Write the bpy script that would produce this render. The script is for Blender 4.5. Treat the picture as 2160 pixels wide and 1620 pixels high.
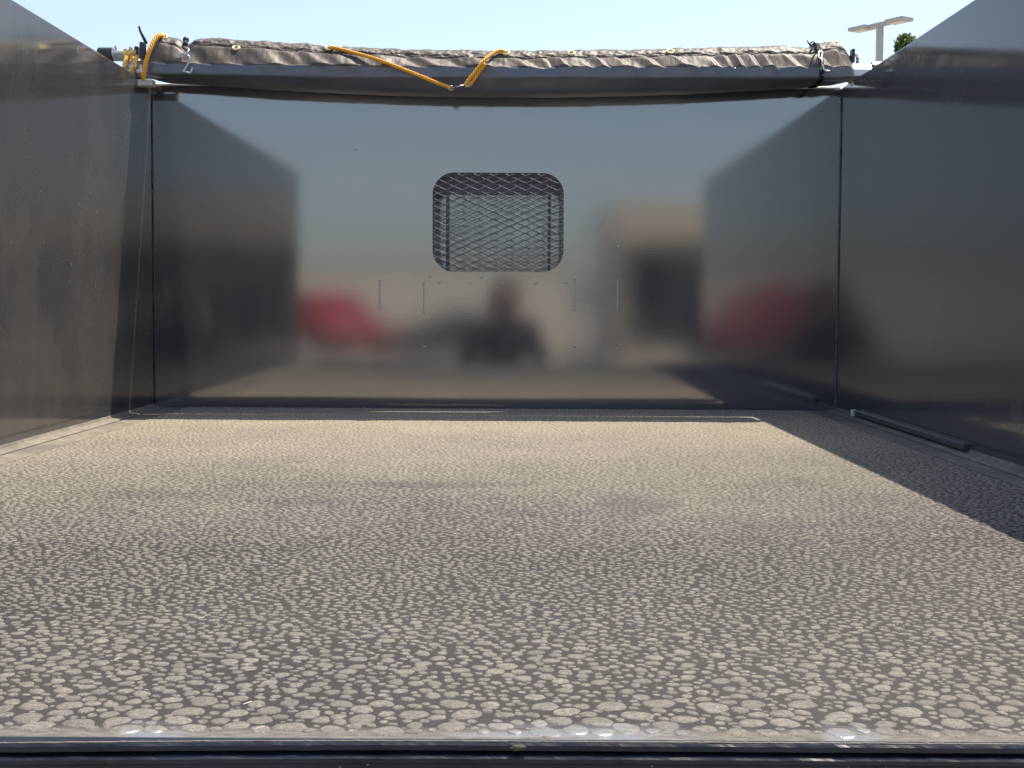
import bpy, bmesh, math, random
import numpy as np
from mathutils import Vector, Matrix, noise as mnoise

for o in list(bpy.data.objects): bpy.data.objects.remove(o)
scene = bpy.context.scene
COL = scene.collection
R = math.radians
random.seed(7); rng = np.random.default_rng(7)

# ------------------------------------------------------------------ camera
H = 0.3217                     # camera height above the bed floor
D = 4.30                       # distance to the front wall
XL, XR = -1.128, 1.008         # inner faces of the side walls
WT = 1.0                       # wall height
GZ = -1.15                     # ground below the bed floor
FPX = 2900.0                   # focal length in pixels of the 2160 wide photograph
cam = bpy.data.cameras.new('camera'); cam.sensor_width = 36.0; cam.lens = 36.0*FPX/2160
cam.clip_start = 0.02; cam.clip_end = 3000
camo = bpy.data.objects.new('camera', cam); COL.objects.link(camo)
CM = Matrix.Rotation(R(0.10), 4, 'Z') @ Matrix.Rotation(R(90-3.256), 4, 'X') @ Matrix.Rotation(R(0.30), 4, 'Z')
camo.matrix_world = Matrix.Translation((0, 0, H)) @ CM
scene.camera = camo
def P(px, py, y):              # the point of the photograph's pixel at depth y (real position of a thing there)
    d = CM.to_3x3() @ Vector(((px-1080)/FPX, -(py-810)/FPX, -1))
    t = y/d.y
    return Vector((0, 0, H)) + d*t

# ------------------------------------------------------------------ sky and sun
SUN = Vector((0.308, 0.283, 1.0)).normalized()
elev = math.asin(SUN.z); az = math.atan2(SUN.x, SUN.y)
world = bpy.data.worlds.new('World'); scene.world = world; world.use_nodes = True
wn = world.node_tree
for n in list(wn.nodes): wn.nodes.remove(n)
sk = wn.nodes.new('ShaderNodeTexSky'); sk.sky_type = 'NISHITA'; sk.sun_disc = False
sk.sun_elevation = elev; sk.sun_rotation = az
sk.air_density = 0.95; sk.dust_density = 1.5; sk.ozone_density = 1.6
bg = wn.nodes.new('ShaderNodeBackground'); bg.inputs[1].default_value = 0.128
wo = wn.nodes.new('ShaderNodeOutputWorld')
hs = wn.nodes.new('ShaderNodeHueSaturation'); hs.inputs['Saturation'].default_value = 0.83
wn.links.new(sk.outputs[0], hs.inputs['Color']); wn.links.new(hs.outputs[0], bg.inputs[0]); wn.links.new(bg.outputs[0], wo.inputs[0])
sl = bpy.data.lights.new('sun', 'SUN'); sl.energy = 3.8; sl.angle = R(0.5); sl.color = (1.0, 0.905, 0.76)
so = bpy.data.objects.new('sun', sl); COL.objects.link(so); so.location = (3, 3, 10)
so.rotation_euler = SUN.to_track_quat('Z', 'Y').to_euler()
vs = scene.view_settings; vs.view_transform = 'Standard'; vs.look = 'None'; vs.exposure = 0.78; vs.gamma = 1.0
vs.use_curve_mapping = False
scene.cycles.max_bounces = 10; scene.cycles.glossy_bounces = 6; scene.cycles.diffuse_bounces = 4
scene.cycles.use_denoising = True

# ------------------------------------------------------------------ helpers
def tag(o, label=None, cat=None, group=None, kind=None):
    if label: o['label'] = label
    if cat: o['category'] = cat
    if group: o['group'] = group
    if kind: o['kind'] = kind
    return o
def empty(name, loc=(0, 0, 0)):
    o = bpy.data.objects.new(name, None); o.location = loc; o.empty_display_size = 0.05
    COL.objects.link(o); return o
def link(name, me, mat, parent=None, smooth=False, kind=None):
    if mat is not None and not me.materials: me.materials.append(mat)
    if smooth:
        me.polygons.foreach_set('use_smooth', [True]*len(me.polygons))
    o = bpy.data.objects.new(name, me); COL.objects.link(o)
    if parent is not None:
        o.parent = parent; o.matrix_parent_inverse = Matrix.Translation(-parent.location) if parent.parent is None else Matrix.Identity(4)
    if kind: o['kind'] = kind
    return o
def obj(name, bm, mat, parent=None, smooth=False, kind=None):
    bmesh.ops.recalc_face_normals(bm, faces=bm.faces)
    me = bpy.data.meshes.new(name); bm.to_mesh(me); bm.free()
    return link(name, me, mat, parent, smooth, kind)
def box(bm, a, b, bev=0.0):
    a, b = Vector(a), Vector(b)
    m = bmesh.new(); bmesh.ops.create_cube(m, size=1.0)
    for v in m.verts: v.co = (a+b)/2 + Vector((v.co.x*(b.x-a.x), v.co.y*(b.y-a.y), v.co.z*(b.z-a.z)))
    if bev: bmesh.ops.bevel(m, geom=m.edges[:], offset=bev, segments=2, affect='EDGES', profile=0.6)
    tmp = bpy.data.meshes.new('t'); m.to_mesh(tmp); m.free(); bm.from_mesh(tmp); bpy.data.meshes.remove(tmp)
    return bm
def frames(pts):
    pts = [Vector(p) for p in pts]; out = []
    n = len(pts); up = None
    for i in range(n):
        t = (pts[min(i+1, n-1)] - pts[max(i-1, 0)]).normalized()
        if up is None:
            up = Vector((0, 0, 1)) if abs(t.z) < .9 else Vector((1, 0, 0))
        s = t.cross(up).normalized(); up = s.cross(t).normalized()
        out.append((pts[i], t, s, up))
    return out
def tube(bm, pts, rad, seg=10, caps=True):
    rings = []
    fr = frames(pts)
    for i, (p, t, s, u) in enumerate(fr):
        r = rad[i] if isinstance(rad, (list, tuple)) else rad
        rings.append([bm.verts.new(p + (s*math.cos(a) + u*math.sin(a))*r) for a in [2*math.pi*k/seg for k in range(seg)]])
    for a, b in zip(rings, rings[1:]):
        for k in range(seg): bm.faces.new((a[k], a[(k+1) % seg], b[(k+1) % seg], b[k]))
    if caps: bm.faces.new(rings[0]); bm.faces.new(rings[-1])
    return bm
def spline(pts, n=8):
    pts = [Vector(p) for p in pts]; q = [pts[0]] + pts + [pts[-1]]; out = []
    for i in range(1, len(q)-2):
        p0, p1, p2, p3 = q[i-1:i+3]
        for k in range(n):
            t = k/n
            out.append(0.5*((2*p1) + (-p0+p2)*t + (2*p0-5*p1+4*p2-p3)*t*t + (-p0+3*p1-3*p2+p3)*t**3))
    out.append(pts[-1]); return out
def resample(pts, step):
    pts = [Vector(p) for p in pts]; out = [pts[0]]; acc = 0
    for a, b in zip(pts, pts[1:]):
        L = (b-a).length; d = step-acc
        while d <= L and L > 0:
            out.append(a.lerp(b, d/L)); d += step
        acc = L-(d-step)
    out.append(pts[-1]); return out
def twisted(bm, pts, rad, pitch, strands=3):
    """a laid rope of several strands wound round the path"""
    pts = resample(pts, pitch/10); fr = frames(pts)
    for k in range(strands):
        path = []
        for i, (p, t, s, u) in enumerate(fr):
            a = 2*math.pi*(i/10 + k/strands)
            path.append(p + (s*math.cos(a)+u*math.sin(a))*rad*0.54)
        tube(bm, path, rad*0.50, 7)
    return bm
def extrude_profile(bm, prof, x0, x1, closed=True):
    """profile in (y, z) swept along x"""
    a = [bm.verts.new((x0, y, z)) for y, z in prof]; b = [bm.verts.new((x1, y, z)) for y, z in prof]
    n = len(prof)
    for i in range(n if closed else n-1):
        j = (i+1) % n; bm.faces.new((a[i], a[j], b[j], b[i]))
    if closed: bm.faces.new(a); bm.faces.new(b)
    return bm
def torus(bm, c, nrm, R0, r0, seg=20, ring=8, sweep=2*math.pi, start=0):
    nrm = Vector(nrm).normalized(); u = nrm.orthogonal().normalized(); v = nrm.cross(u)
    n = seg; full = sweep > 6.28
    pts = [Vector(c)+(u*math.cos(start+sweep*i/n)+v*math.sin(start+sweep*i/n))*R0 for i in range(n+(0 if full else 1))]
    rings = []
    for i, p in enumerate(pts):
        rd = (p-Vector(c)).normalized()
        rings.append([bm.verts.new(p+(rd*math.cos(a)+nrm*math.sin(a))*r0) for a in [2*math.pi*k/ring for k in range(ring)]])
    m = len(rings)
    for i in range(m if full else m-1):
        a, b = rings[i], rings[(i+1) % m]
        for k in range(ring): bm.faces.new((a[k], a[(k+1) % ring], b[(k+1) % ring], b[k]))
    return bm
def rrect(x0, x1, z0, z1, r, n=8):
    out = []
    for cx, cz, a0 in ((x1-r, z1-r, 0), (x0+r, z1-r, 90), (x0+r, z0+r, 180), (x1-r, z0+r, 270)):
        for k in range(n+1):
            a = R(a0+90*k/n); out.append((cx+r*math.cos(a), cz+r*math.sin(a)))
    return out
def holed_panel(outer, inner, y0, y1):
    """a plate in the xz plane with a hole, from y0 to y1"""
    bm = bmesh.new(); loops = []
    for ring in (outer, inner):
        vs_ = [bm.verts.new((x, y0, z)) for x, z in ring]; loops.append(vs_)
        for i in range(len(vs_)): bm.edges.new((vs_[i], vs_[(i+1) % len(vs_)]))
    bmesh.ops.triangle_fill(bm, use_beauty=True, use_dissolve=False, edges=bm.edges[:])
    fs = bm.faces[:]
    bmesh.ops.recalc_face_normals(bm, faces=fs)
    g = bmesh.ops.extrude_face_region(bm, geom=fs)
    for v in g['geom']:
        if isinstance(v, bmesh.types.BMVert): v.co.y = y1
    return bm
def fbm(x, y=0.0, z=0.0, o=3):
    s = 0; a = 1
    for i in range(o):
        s += a*mnoise.noise(Vector((x, y, z))); x *= 2.03; y *= 2.03; z *= 2.03; a *= .5
    return s

# ------------------------------------------------------------------ materials
def mat(name):
    m = bpy.data.materials.new(name); m.use_nodes = True; nt = m.node_tree
    b = nt.nodes['Principled BSDF']; return m, nt, b
def N(nt, typ, **kw):
    n = nt.nodes.new(typ)
    for k, v in kw.items():
        if hasattr(n, k): setattr(n, k, v)
        else: n.inputs[k].default_value = v
    return n
def coords(nt, scale=(1, 1, 1), loc=(0, 0, 0)):
    g = N(nt, 'ShaderNodeNewGeometry'); m = N(nt, 'ShaderNodeMapping')
    m.inputs['Scale'].default_value = scale; m.inputs['Location'].default_value = loc
    nt.links.new(g.outputs['Position'], m.inputs['Vector']); return m.outputs[0]
def noise(nt, vec, scale, detail=4, rough=.55, dist=0.0):
    n = N(nt, 'ShaderNodeTexNoise'); n.inputs['Scale'].default_value = scale; n.inputs['Detail'].default_value = detail
    n.inputs['Roughness'].default_value = rough; n.inputs['Distortion'].default_value = dist
    nt.links.new(vec, n.inputs['Vector']); return n.outputs[0]
def ramp(nt, fac, stops, interp='LINEAR'):
    r = N(nt, 'ShaderNodeValToRGB'); e = r.color_ramp.elements; r.color_ramp.interpolation = interp
    while len(e) < len(stops): e.new(.5)
    for el, (p, c) in zip(e, stops):
        el.position = p; el.color = (c, c, c, 1) if isinstance(c, (int, float)) else (*c, 1)
    nt.links.new(fac, r.inputs[0]); return r.outputs[0]
def mix(nt, fac, a, b):
    m = N(nt, 'ShaderNodeMix', data_type='RGBA')
    for s, v in ((m.inputs[0], fac), (m.inputs[6], a), (m.inputs[7], b)):
        if isinstance(v, bpy.types.NodeSocket): nt.links.new(v, s)
        elif isinstance(v, (int, float)): s.default_value = v
        else: s.default_value = (*v, 1)
    return m.outputs[2]
def math_(nt, op, a, b=0.0):
    m = N(nt, 'ShaderNodeMath', operation=op)
    for i, v in enumerate((a, b)):
        if isinstance(v, bpy.types.NodeSocket): nt.links.new(v, m.inputs[i])
        else: m.inputs[i].default_value = v
    return m.outputs[0]
def bump(nt, b, h, strength=.3, dist=.002):
    n = N(nt, 'ShaderNodeBump'); n.inputs['Strength'].default_value = strength; n.inputs['Distance'].default_value = dist
    nt.links.new(h, n.inputs['Height']); nt.links.new(n.outputs[0], b.inputs['Normal'])
def simple(name, col, rough=.5, metal=0.0, var=.25, scale=30, bmp=0.0, ior=1.5):
    m, nt, b = mat(name); v = coords(nt)
    n = noise(nt, v, scale, 4)
    nt.links.new(mix(nt, ramp(nt, n, [(.3, 0), (.7, 1)]), tuple(c*(1-var) for c in col), tuple(min(1, c*(1+var)) for c in col)), b.inputs['Base Color'])
    nt.links.new(ramp(nt, n, [(.3, max(.02, rough*.8)), (.7, min(1, rough*1.2))]), b.inputs['Roughness'])
    b.inputs['Metallic'].default_value = metal; b.inputs['IOR'].default_value = ior
    if bmp: bump(nt, b, noise(nt, v, scale*4, 3), bmp, .002)
    return m

def m_front_paint():
    m, nt, b = mat('front_wall_paint'); v = coords(nt)
    dust = noise(nt, v, 2.2, 5, .6); run = noise(nt, coords(nt, (9, 1, 1.2)), 1.0, 4)
    d = math_(nt, 'MULTIPLY', dust, run)
    c = mix(nt, ramp(nt, d, [(.15, 0), (.42, 1)]), (.050, .055, .068), (.062, .066, .076))
    specks = math_(nt, 'MULTIPLY', ramp(nt, noise(nt, v, 130, 3, .6), [(.66, 0), (.70, 1)]), ramp(nt, noise(nt, v, 4, 4, .6), [(.5, 0), (.66, .35)]))
    c = mix(nt, specks, c, (.22, .21, .20))
    nt.links.new(c, b.inputs['Base Color'])
    r = ramp(nt, noise(nt, v, 5, 4), [(.3, .055), (.7, .072)])
    nt.links.new(r, b.inputs['Roughness'])
    b.inputs['IOR'].default_value = 2.85
    bump(nt, b, math_(nt, 'ADD', math_(nt, 'MULTIPLY', noise(nt, v, 260, 2, .5), .02), noise(nt, v, 1.7, 1, .4)), 1.0, .0018)
    return m
def m_side_paint(name, dusty, clean, ior):
    m, nt, b = mat(name); v = coords(nt)
    big = noise(nt, coords(nt, (1, 1, .8), (0, .35, .1)), 2.0, 7, .60, .4)
    run = noise(nt, coords(nt, (1, 5, 1.6)), 1.8, 6, .65, .2)
    sp = noise(nt, v, 110, 3, .6)
    patch = ramp(nt, big, [(.44, 0), (.55, 1)])
    streak = ramp(nt, run, [(.42, 0), (.62, 1)])
    film = math_(nt, 'MULTIPLY', math_(nt, 'ADD', math_(nt, 'MULTIPLY', patch, .72), math_(nt, 'MULTIPLY', streak, .28)), dusty)
    c = mix(nt, film, clean, (.086, .080, .075))
    speck = ramp(nt, sp, [(.68, 0), (.70, 1)])
    spm = math_(nt, 'MULTIPLY', speck, ramp(nt, noise(nt, v, 3.0, 3), [(.5, 0), (.62, .8*dusty)]))
    c = mix(nt, spm, c, (.36, .34, .32))
    nt.links.new(c, b.inputs['Base Color'])
    nt.links.new(mix(nt, film, (.065, .065, .065), (.115, .115, .115)), b.inputs['Roughness'])
    b.inputs['IOR'].default_value = ior
    # weathered paint: blisters inside the bare patches, fine orange peel elsewhere
    bl = math_(nt, 'MULTIPLY', ramp(nt, noise(nt, v, 60, 4, .7), [(.5, 0), (.68, 1)]), ramp(nt, noise(nt, v, 2.6, 4, .6, .3), [(.56, 0), (.66, dusty)]))
    bump(nt, b, math_(nt, 'ADD', bl, math_(nt, 'MULTIPLY', noise(nt, v, 220, 2), .12)), .35, .0015)
    return m
M_front = m_front_paint()
M_left = m_side_paint('stained_side_paint', 1.0, (.056, .055, .056), 1.38)  # left wall: bed paint under brown dust and stains
M_right = m_side_paint('shade_toned_side_paint', .26, (.074, .078, .088), 1.40)  # same bed paint, the blue of skylit shade put into its colour
M_black = simple('black_steel', (.030, .034, .042), .30, 0, .3, 25, .1)
M_sill = simple('black_sill_paint', (.014, .019, .029), .38, 0, .3, 18, .06, 1.42)
M_weld = simple('weld_bead', (.72, .72, .72), .38, .9, .2, 300, .3)
M_seam = simple('painted_seam', (.13, .14, .16), .3, 0, .3, 200)
M_galv = simple('galvanised_wire', (.60, .61, .63), .30, .9, .15, 200)
M_alu = simple('bare_aluminium', (.62, .63, .66), .38, .75, .12, 60)
M_white = simple('white_painted_steel', (.78, .78, .76), .4, 0, .08, 40)
M_brass = simple('brass_fitting', (.72, .55, .22), .32, .85, .25, 150)
M_brassy = simple('bright_brass_grommet', (.85, .72, .38), .28, .7, .15, 150)
M_plastic = simple('black_plastic', (.022, .023, .026), .35, 0, .3, 60)
M_strap = simple('black_strap_webbing', (.03, .03, .034), .7, 0, .3, 300, .4)
M_greypipe = simple('grey_green_pipe', (.26, .29, .28), .5, .1, .2, 40)
M_screen = simple('expanded_metal_paint', (.15, .165, .20), .65, 0, .12, 120, .1)
M_rope = simple('yellow_polypropylene_rope', (.92, .41, .03), .5, 0, .22, 260, .3)
M_ropeworn = simple('faded_yellow_rope', (.84, .50, .09), .55, 0, .25, 260, .3)

def m_mat(name, tops):
    m, nt, b = mat(name); v = coords(nt)
    big = noise(nt, v, 1.7, 5, .6, .4); fine = noise(nt, v, 520, 6, .75); mid = noise(nt, v, 22, 4, .6)
    isl = N(nt, 'ShaderNodeNewGeometry').outputs['Random Per Island']
    oi = N(nt, 'ShaderNodeObjectInfo').outputs['Random']
    rnd = math_(nt, 'FRACT', math_(nt, 'ADD', isl, oi))
    if tops:
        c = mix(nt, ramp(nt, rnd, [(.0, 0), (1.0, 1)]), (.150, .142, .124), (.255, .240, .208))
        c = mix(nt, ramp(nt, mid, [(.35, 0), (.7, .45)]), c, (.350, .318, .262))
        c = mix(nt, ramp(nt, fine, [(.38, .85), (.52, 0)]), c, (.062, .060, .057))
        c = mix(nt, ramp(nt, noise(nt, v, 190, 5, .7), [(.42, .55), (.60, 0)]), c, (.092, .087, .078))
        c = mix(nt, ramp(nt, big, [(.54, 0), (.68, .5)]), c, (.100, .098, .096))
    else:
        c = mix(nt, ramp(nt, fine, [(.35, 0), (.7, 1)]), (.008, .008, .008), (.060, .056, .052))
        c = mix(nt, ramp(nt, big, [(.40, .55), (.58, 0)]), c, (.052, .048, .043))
    stain = []; geo = N(nt, 'ShaderNodeNewGeometry'); sep = N(nt, 'ShaderNodeSeparateXYZ'); nt.links.new(geo.outputs['Position'], sep.inputs[0])
    # oily stains
    for (cx, cy, rx, ry, a_) in ((.195, 2.22, .085, .13, .8), (-.15, 2.455, .23, .055, .6), (.37, 2.0, .06, .06, .5), (-.62, 2.30, .10, .07, .5), (-.33, 2.22, .10, .06, .5), (.02, 2.12, .12, .05, .35)):
        vx = math_(nt, 'DIVIDE', math_(nt, 'SUBTRACT', sep.outputs[0], cx), rx); vy = math_(nt, 'DIVIDE', math_(nt, 'SUBTRACT', sep.outputs[1], cy), ry)
        dd = math_(nt, 'ADD', math_(nt, 'ADD', math_(nt, 'MULTIPLY', vx, vx), math_(nt, 'MULTIPLY', vy, vy)), math_(nt, 'MULTIPLY', math_(nt, 'SUBTRACT', noise(nt, v, 16, 4, .7), .5), 2.2))
        stain.append(ramp(nt, dd, [(.25, a_), (.95, 0)]))
    # paler, warmer tan towards the front wall, broken up by noise
    toward_front = math_(nt, 'ADD', math_(nt, 'MULTIPLY', math_(nt, 'SUBTRACT', sep.outputs[1], 1.75), .36), math_(nt, 'MULTIPLY', math_(nt, 'SUBTRACT', noise(nt, v, 1.3, 5, .65), .5), .75))
    c = mix(nt, ramp(nt, toward_front, [(.0, 0), (.75, .80 if tops else .45)]), c, (.450, .392, .300))
    for st in stain: c = mix(nt, math_(nt, 'MULTIPLY', st, .62 if tops else .35), c, (.085, .085, .090) if tops else (.02, .02, .022))
    # rubber polished smooth along the tail edge, pale sky sheen also painted into its colour
    edge = ramp(nt, math_(nt, 'SUBTRACT', sep.outputs[1], 1.0), [(.004, 1), (.050, 0)])
    wx = ramp(nt, math_(nt, 'ADD', sep.outputs[0], .5), [(.20, 0), (.215, 1), (.235, 1), (.26, 0), (.44, 0), (.50, .9), (.58, 1), (.64, 0), (.73, 0), (.745, 1), (.765, 1), (.785, 0)])
    wp = ramp(nt, noise(nt, coords(nt, (14, 90, 1), (3.1, 0, 0)), 1.0, 4, .6), [(.40, 0), (.52, 1)])
    worn_sheen = math_(nt, 'MULTIPLY', math_(nt, 'MULTIPLY', edge, wp), wx)
    if not tops:   # trodden dust on the bare edge strip, rusty in places
        strip = ramp(nt, math_(nt, 'SUBTRACT', sep.outputs[1], 1.0), [(.020, .85), (.034, 0)])
        sc_ = mix(nt, ramp(nt, noise(nt, coords(nt, (60, 200, 1)), 1.0, 5, .7), [(.3, 0), (.7, 1)]), (.080, .076, .070), (.235, .220, .195))
        sc_ = mix(nt, ramp(nt, noise(nt, coords(nt, (9, 30, 1), (1.7, 0, 0)), 1.0, 4, .6), [(.60, 0), (.68, .7)]), sc_, (.27, .16, .10))
        c = mix(nt, strip, c, sc_)
    c = mix(nt, math_(nt, 'MULTIPLY', worn_sheen, .6), c, (.26, .29, .33))
    nt.links.new(c, b.inputs['Base Color'])
    nt.links.new(mix(nt, worn_sheen, (.72, .72, .72), (.14, .14, .14)), b.inputs['Roughness'])
    nt.links.new(mix(nt, worn_sheen, (1.40, 1.40, 1.40), (2.0, 2.0, 2.0)), b.inputs['IOR'])
    bump(nt, b, noise(nt, v, 420, 4, .7), .5, .0012)
    return m
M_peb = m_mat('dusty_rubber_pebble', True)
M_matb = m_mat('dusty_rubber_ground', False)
def m_strip():
    m, nt, b = mat('dusty_floor_strip'); v = coords(nt)
    n1 = noise(nt, v, 35, 5, .65); n2 = noise(nt, v, 4, 4)
    c = mix(nt, ramp(nt, n1, [(.35, 0), (.65, 1)]), (.17, .152, .122), (.30, .268, .215))
    c = mix(nt, ramp(nt, n2, [(.45, 0), (.65, .6)]), c, (.11, .105, .098))
    nt.links.new(c, b.inputs['Base Color']); b.inputs['Roughness'].default_value = .6
    bump(nt, b, noise(nt, v, 300, 4, .7), .6, .0012); return m
M_strip = m_strip()
def m_tarp():
    m, nt, b = mat('dusty_woven_tarp')
    v = coords(nt); weave = noise(nt, coords(nt, (1, .12, .12)), 520, 2, .5); blot = noise(nt, v, 11, 5, .65, .5)
    c = mix(nt, ramp(nt, blot, [(.36, 0), (.66, 1)]), (.042, .034, .027), (.138, .110, .082))
    c = mix(nt, ramp(nt, weave, [(.35, .55), (.6, 0)]), c, (.040, .033, .028))
    nt.links.new(c, b.inputs['Base Color'])
    b.inputs['Roughness'].default_value = .50; b.inputs['IOR'].default_value = 1.5
    bump(nt, b, weave, .5, .0012); return m
M_tarp = m_tarp()
def m_tarp_shade():  # same fabric for the shaded faces, blue sky sheen put into its colour
    m, nt, b = mat('shade_toned_tarp'); v = coords(nt)
    weave = noise(nt, coords(nt, (.15, 1, 1)), 420, 2, .5)
    c = mix(nt, ramp(nt, noise(nt, v, 9, 5, .6), [(.35, 0), (.7, 1)]), (.085, .096, .120), (.120, .130, .155))
    nt.links.new(c, b.inputs['Base Color']); b.inputs['Roughness'].default_value = .30; b.inputs['IOR'].default_value = 1.7
    bump(nt, b, weave, .25, .0008); return m
M_tarpshade = m_tarp_shade()
def m_glass(name, col, rough=.04, ior=1.9):
    m, nt, b = mat(name); v = coords(nt)
    c = mix(nt, ramp(nt, noise(nt, v, 14, 4), [(.3, 0), (.7, 1)]), tuple(x*.8 for x in col), tuple(x*1.25 for x in col))
    nt.links.new(c, b.inputs['Base Color']); b.inputs['Roughness'].default_value = rough; b.inputs['IOR'].default_value = ior; return m
M_cabglass = m_glass('dusty_green_cab_glass', (.20, .235, .23), .05, 2.2)
M_darkglass = m_glass('dark_glass', (.02, .025, .03))
M_cab = simple('cab_paint', (.10, .11, .135), .3, 0, .2, 6)
M_red = simple('red_car_paint', (.30, .016, .026), .42, 0, .12, 4)
M_navy = simple('dark_car_paint', (.022, .026, .034), .18, 0, .12, 4)
M_tyre = simple('tyre_rubber', (.02, .02, .02), .8, 0, .3, 40)
M_rim = simple('wheel_rim', (.5, .5, .52), .35, .8, .1, 40)
M_cream = simple('cream_stucco', (.84, .78, .66), .85, 0, .10, 3, .3)
M_beige = simple('beige_stucco', (.66, .57, .45), .85, 0, .10, 3, .3)
M_lamp = simple('light_pole_paint', (.46, .44, .40), .5, 0, .1, 10)
M_lens = simple('lamp_lens', (.62, .60, .55), .3, 0, .1, 30)
def m_ground():
    m, nt, b = mat('concrete_lot'); v = coords(nt)
    c = mix(nt, ramp(nt, noise(nt, v, .6, 7, .65), [(.3, 0), (.7, 1)]), (.24, .22, .19), (.36, .33, .28))
    c = mix(nt, ramp(nt, noise(nt, v, 30, 5, .7), [(.3, .4), (.55, 0)]), c, (.17, .16, .15))
    nt.links.new(c, b.inputs['Base Color']); b.inputs['Roughness'].default_value = .85
    bump(nt, b, noise(nt, v, 60, 5, .7), .4, .004); return m
M_ground = m_ground()
def m_leaf():
    m, nt, b = mat('leaf'); g = N(nt, 'ShaderNodeNewGeometry')
    c = ramp(nt, g.outputs['Random Per Island'], [(.0, (.06, .095, .025)), (.5, (.085, .13, .03)), (1, (.17, .21, .055))])
    nt.links.new(c, b.inputs['Base Color']); b.inputs['Roughness'].default_value = .5
    b.inputs['Transmission Weight'].default_value = 0.0
    t = N(nt, 'ShaderNodeBsdfTranslucent'); nt.links.new(c, t.inputs[0]); mx = N(nt, 'ShaderNodeMixShader'); mx.inputs[0].default_value = .35
    out = nt.nodes['Material Output']
    nt.links.new(b.outputs[0], mx.inputs[1]); nt.links.new(t.outputs[0], mx.inputs[2]); nt.links.new(mx.outputs[0], out.inputs[0]); return m
M_leaf = m_leaf(); M_bark = simple('bark', (.12, .09, .065), .9, 0, .3, 12, .6)

# ------------------------------------------------------------------ ground
bm = bmesh.new()
bmesh.ops.create_grid(bm, x_segments=8, y_segments=8, size=900)
for v in bm.verts: v.co.z = GZ
tag(obj('ground', bm, M_ground), kind='structure')

# ------------------------------------------------------------------ the dump bed
bed = tag(empty('dump_bed', (0, D/2, -.12)), 'black painted steel truck dump bed with glossy walls and open tail', 'dump bed')
def bpart(name, bm, m, smooth=False, parent=None, kind=None):
    if parent is None: return obj(name, bm, m, bed, smooth, kind)
    bmesh.ops.recalc_face_normals(bm, faces=bm.faces)
    me = bpy.data.meshes.new(name); bm.to_mesh(me); bm.free(); me.materials.append(m)
    if smooth: me.polygons.foreach_set('use_smooth', [True]*len(me.polygons))
    o = bpy.data.objects.new(name, me); COL.objects.link(o); o.parent = parent
    if kind: o['kind'] = kind
    return o
YT = 1.000                                                 # tail edge of the floor
bm = bmesh.new(); box(bm, (XL, YT+.004, -.10), (XR, D, -.0125)); bpart('floor_plate', bm, M_black)
# side walls with a rolled top edge
YL, YR = 1.40, 1.16
bm = bmesh.new(); box(bm, (XL-.055, YL, -.12), (XL, D+.05, WT), .004)
wl = bpart('left_side_wall', bm, M_left); wl['label'] = 'sunlit stained left wall of the bed'
bm = bmesh.new(); box(bm, (XR, YR, -.12), (XR+.055, D+.05, WT), .004)
wr = bpart('right_side_wall', bm, M_right); wr['label'] = 'shaded glossy right wall of the bed'
# front wall with the window
a = P(912, 573, D); b_ = P(1190, 365, D)
WX0, WX1, WZ0, WZ1 = a.x, b_.x, a.z, b_.z
hole = rrect(WX0, WX1, WZ0, WZ1, .068, 10)
outer = [(XL-.0006, -.11), (XR+.0006, -.11), (XR+.0006, WT-.004), (XL-.0006, WT-.004)]
fw = bpart('front_wall', holed_panel(outer, hole, D, D+.03), M_front)
# corner seams
for (x, s) in ((XL, 1), (XR, -1)):
    bm = bmesh.new()
    pts = [(x+s*.002+random.uniform(-.0008, .0008), D-.002+random.uniform(-.001, .001), z) for z in np.arange(.01, WT-.02, .012)]
    tube(bm, pts, [(.0014 if s > 0 else .0022)+random.uniform(-.0006, .0008) for _ in pts], 6); bpart('corner_weld', bm, M_left if s > 0 else M_seam, True)
# white beads added for the sun glints at the ends of the wall top
for x0, x1 in ((XL+.004, -.86), (.79, XR-.004)):
    bm = bmesh.new(); n = 40
    tube(bm, [(x0+(x1-x0)*i/n, D+.008, WT-.001) for i in range(n+1)], [.0075*(1-.5*abs(mnoise.noise(Vector((x0*9+i*.4, 1, 2))))) for i in range(n+1)], 8); bpart('sun_glint_bead', bm, M_white, True, fw)
# plug weld marks on the front wall
def weld_line(px, r0, r1, wob=.0008, rad=.0022):
    p0, p1 = P(px, r0, D-.0006), P(px, r1, D-.0006); n = 26
    pts = [p0.lerp(p1, i/n)+Vector((random.uniform(-wob, wob), 0, 0)) for i in range(n+1)]
    bm = bmesh.new(); tube(bm, pts, [rad*(.7+random.random()*.7)*(1.7 if i in (0, 1, n-1, n) else 1) for i in range(n+1)], 6)
    bpart('weld_bead', bm, M_weld, True, fw)
weld_line(801, 590, 655); weld_line(894, 594, 660, .0016, .0018); weld_line(1212, 588, 655, .0012); weld_line(1303, 591, 657)
for px, py in ((925, 597), (992, 598), (1060, 597), (1130, 598), (1193, 597), (895, 731), (1212, 731), (1304, 519), (1304, 735), (750, 316), (908, 583), (1015, 585)):
    bm = bmesh.new(); bmesh.ops.create_icosphere(bm, subdivisions=2, radius=.0042)
    c = P(px, py, D-.0005)
    for v in bm.verts:
        k = 1+.35*mnoise.noise(v.co*400+c*50); v.co = c + Vector((v.co.x*1.4*k, v.co.y*.5, v.co.z*.8*k))
    bpart('weld_spot', bm, M_weld, True, fw)
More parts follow.
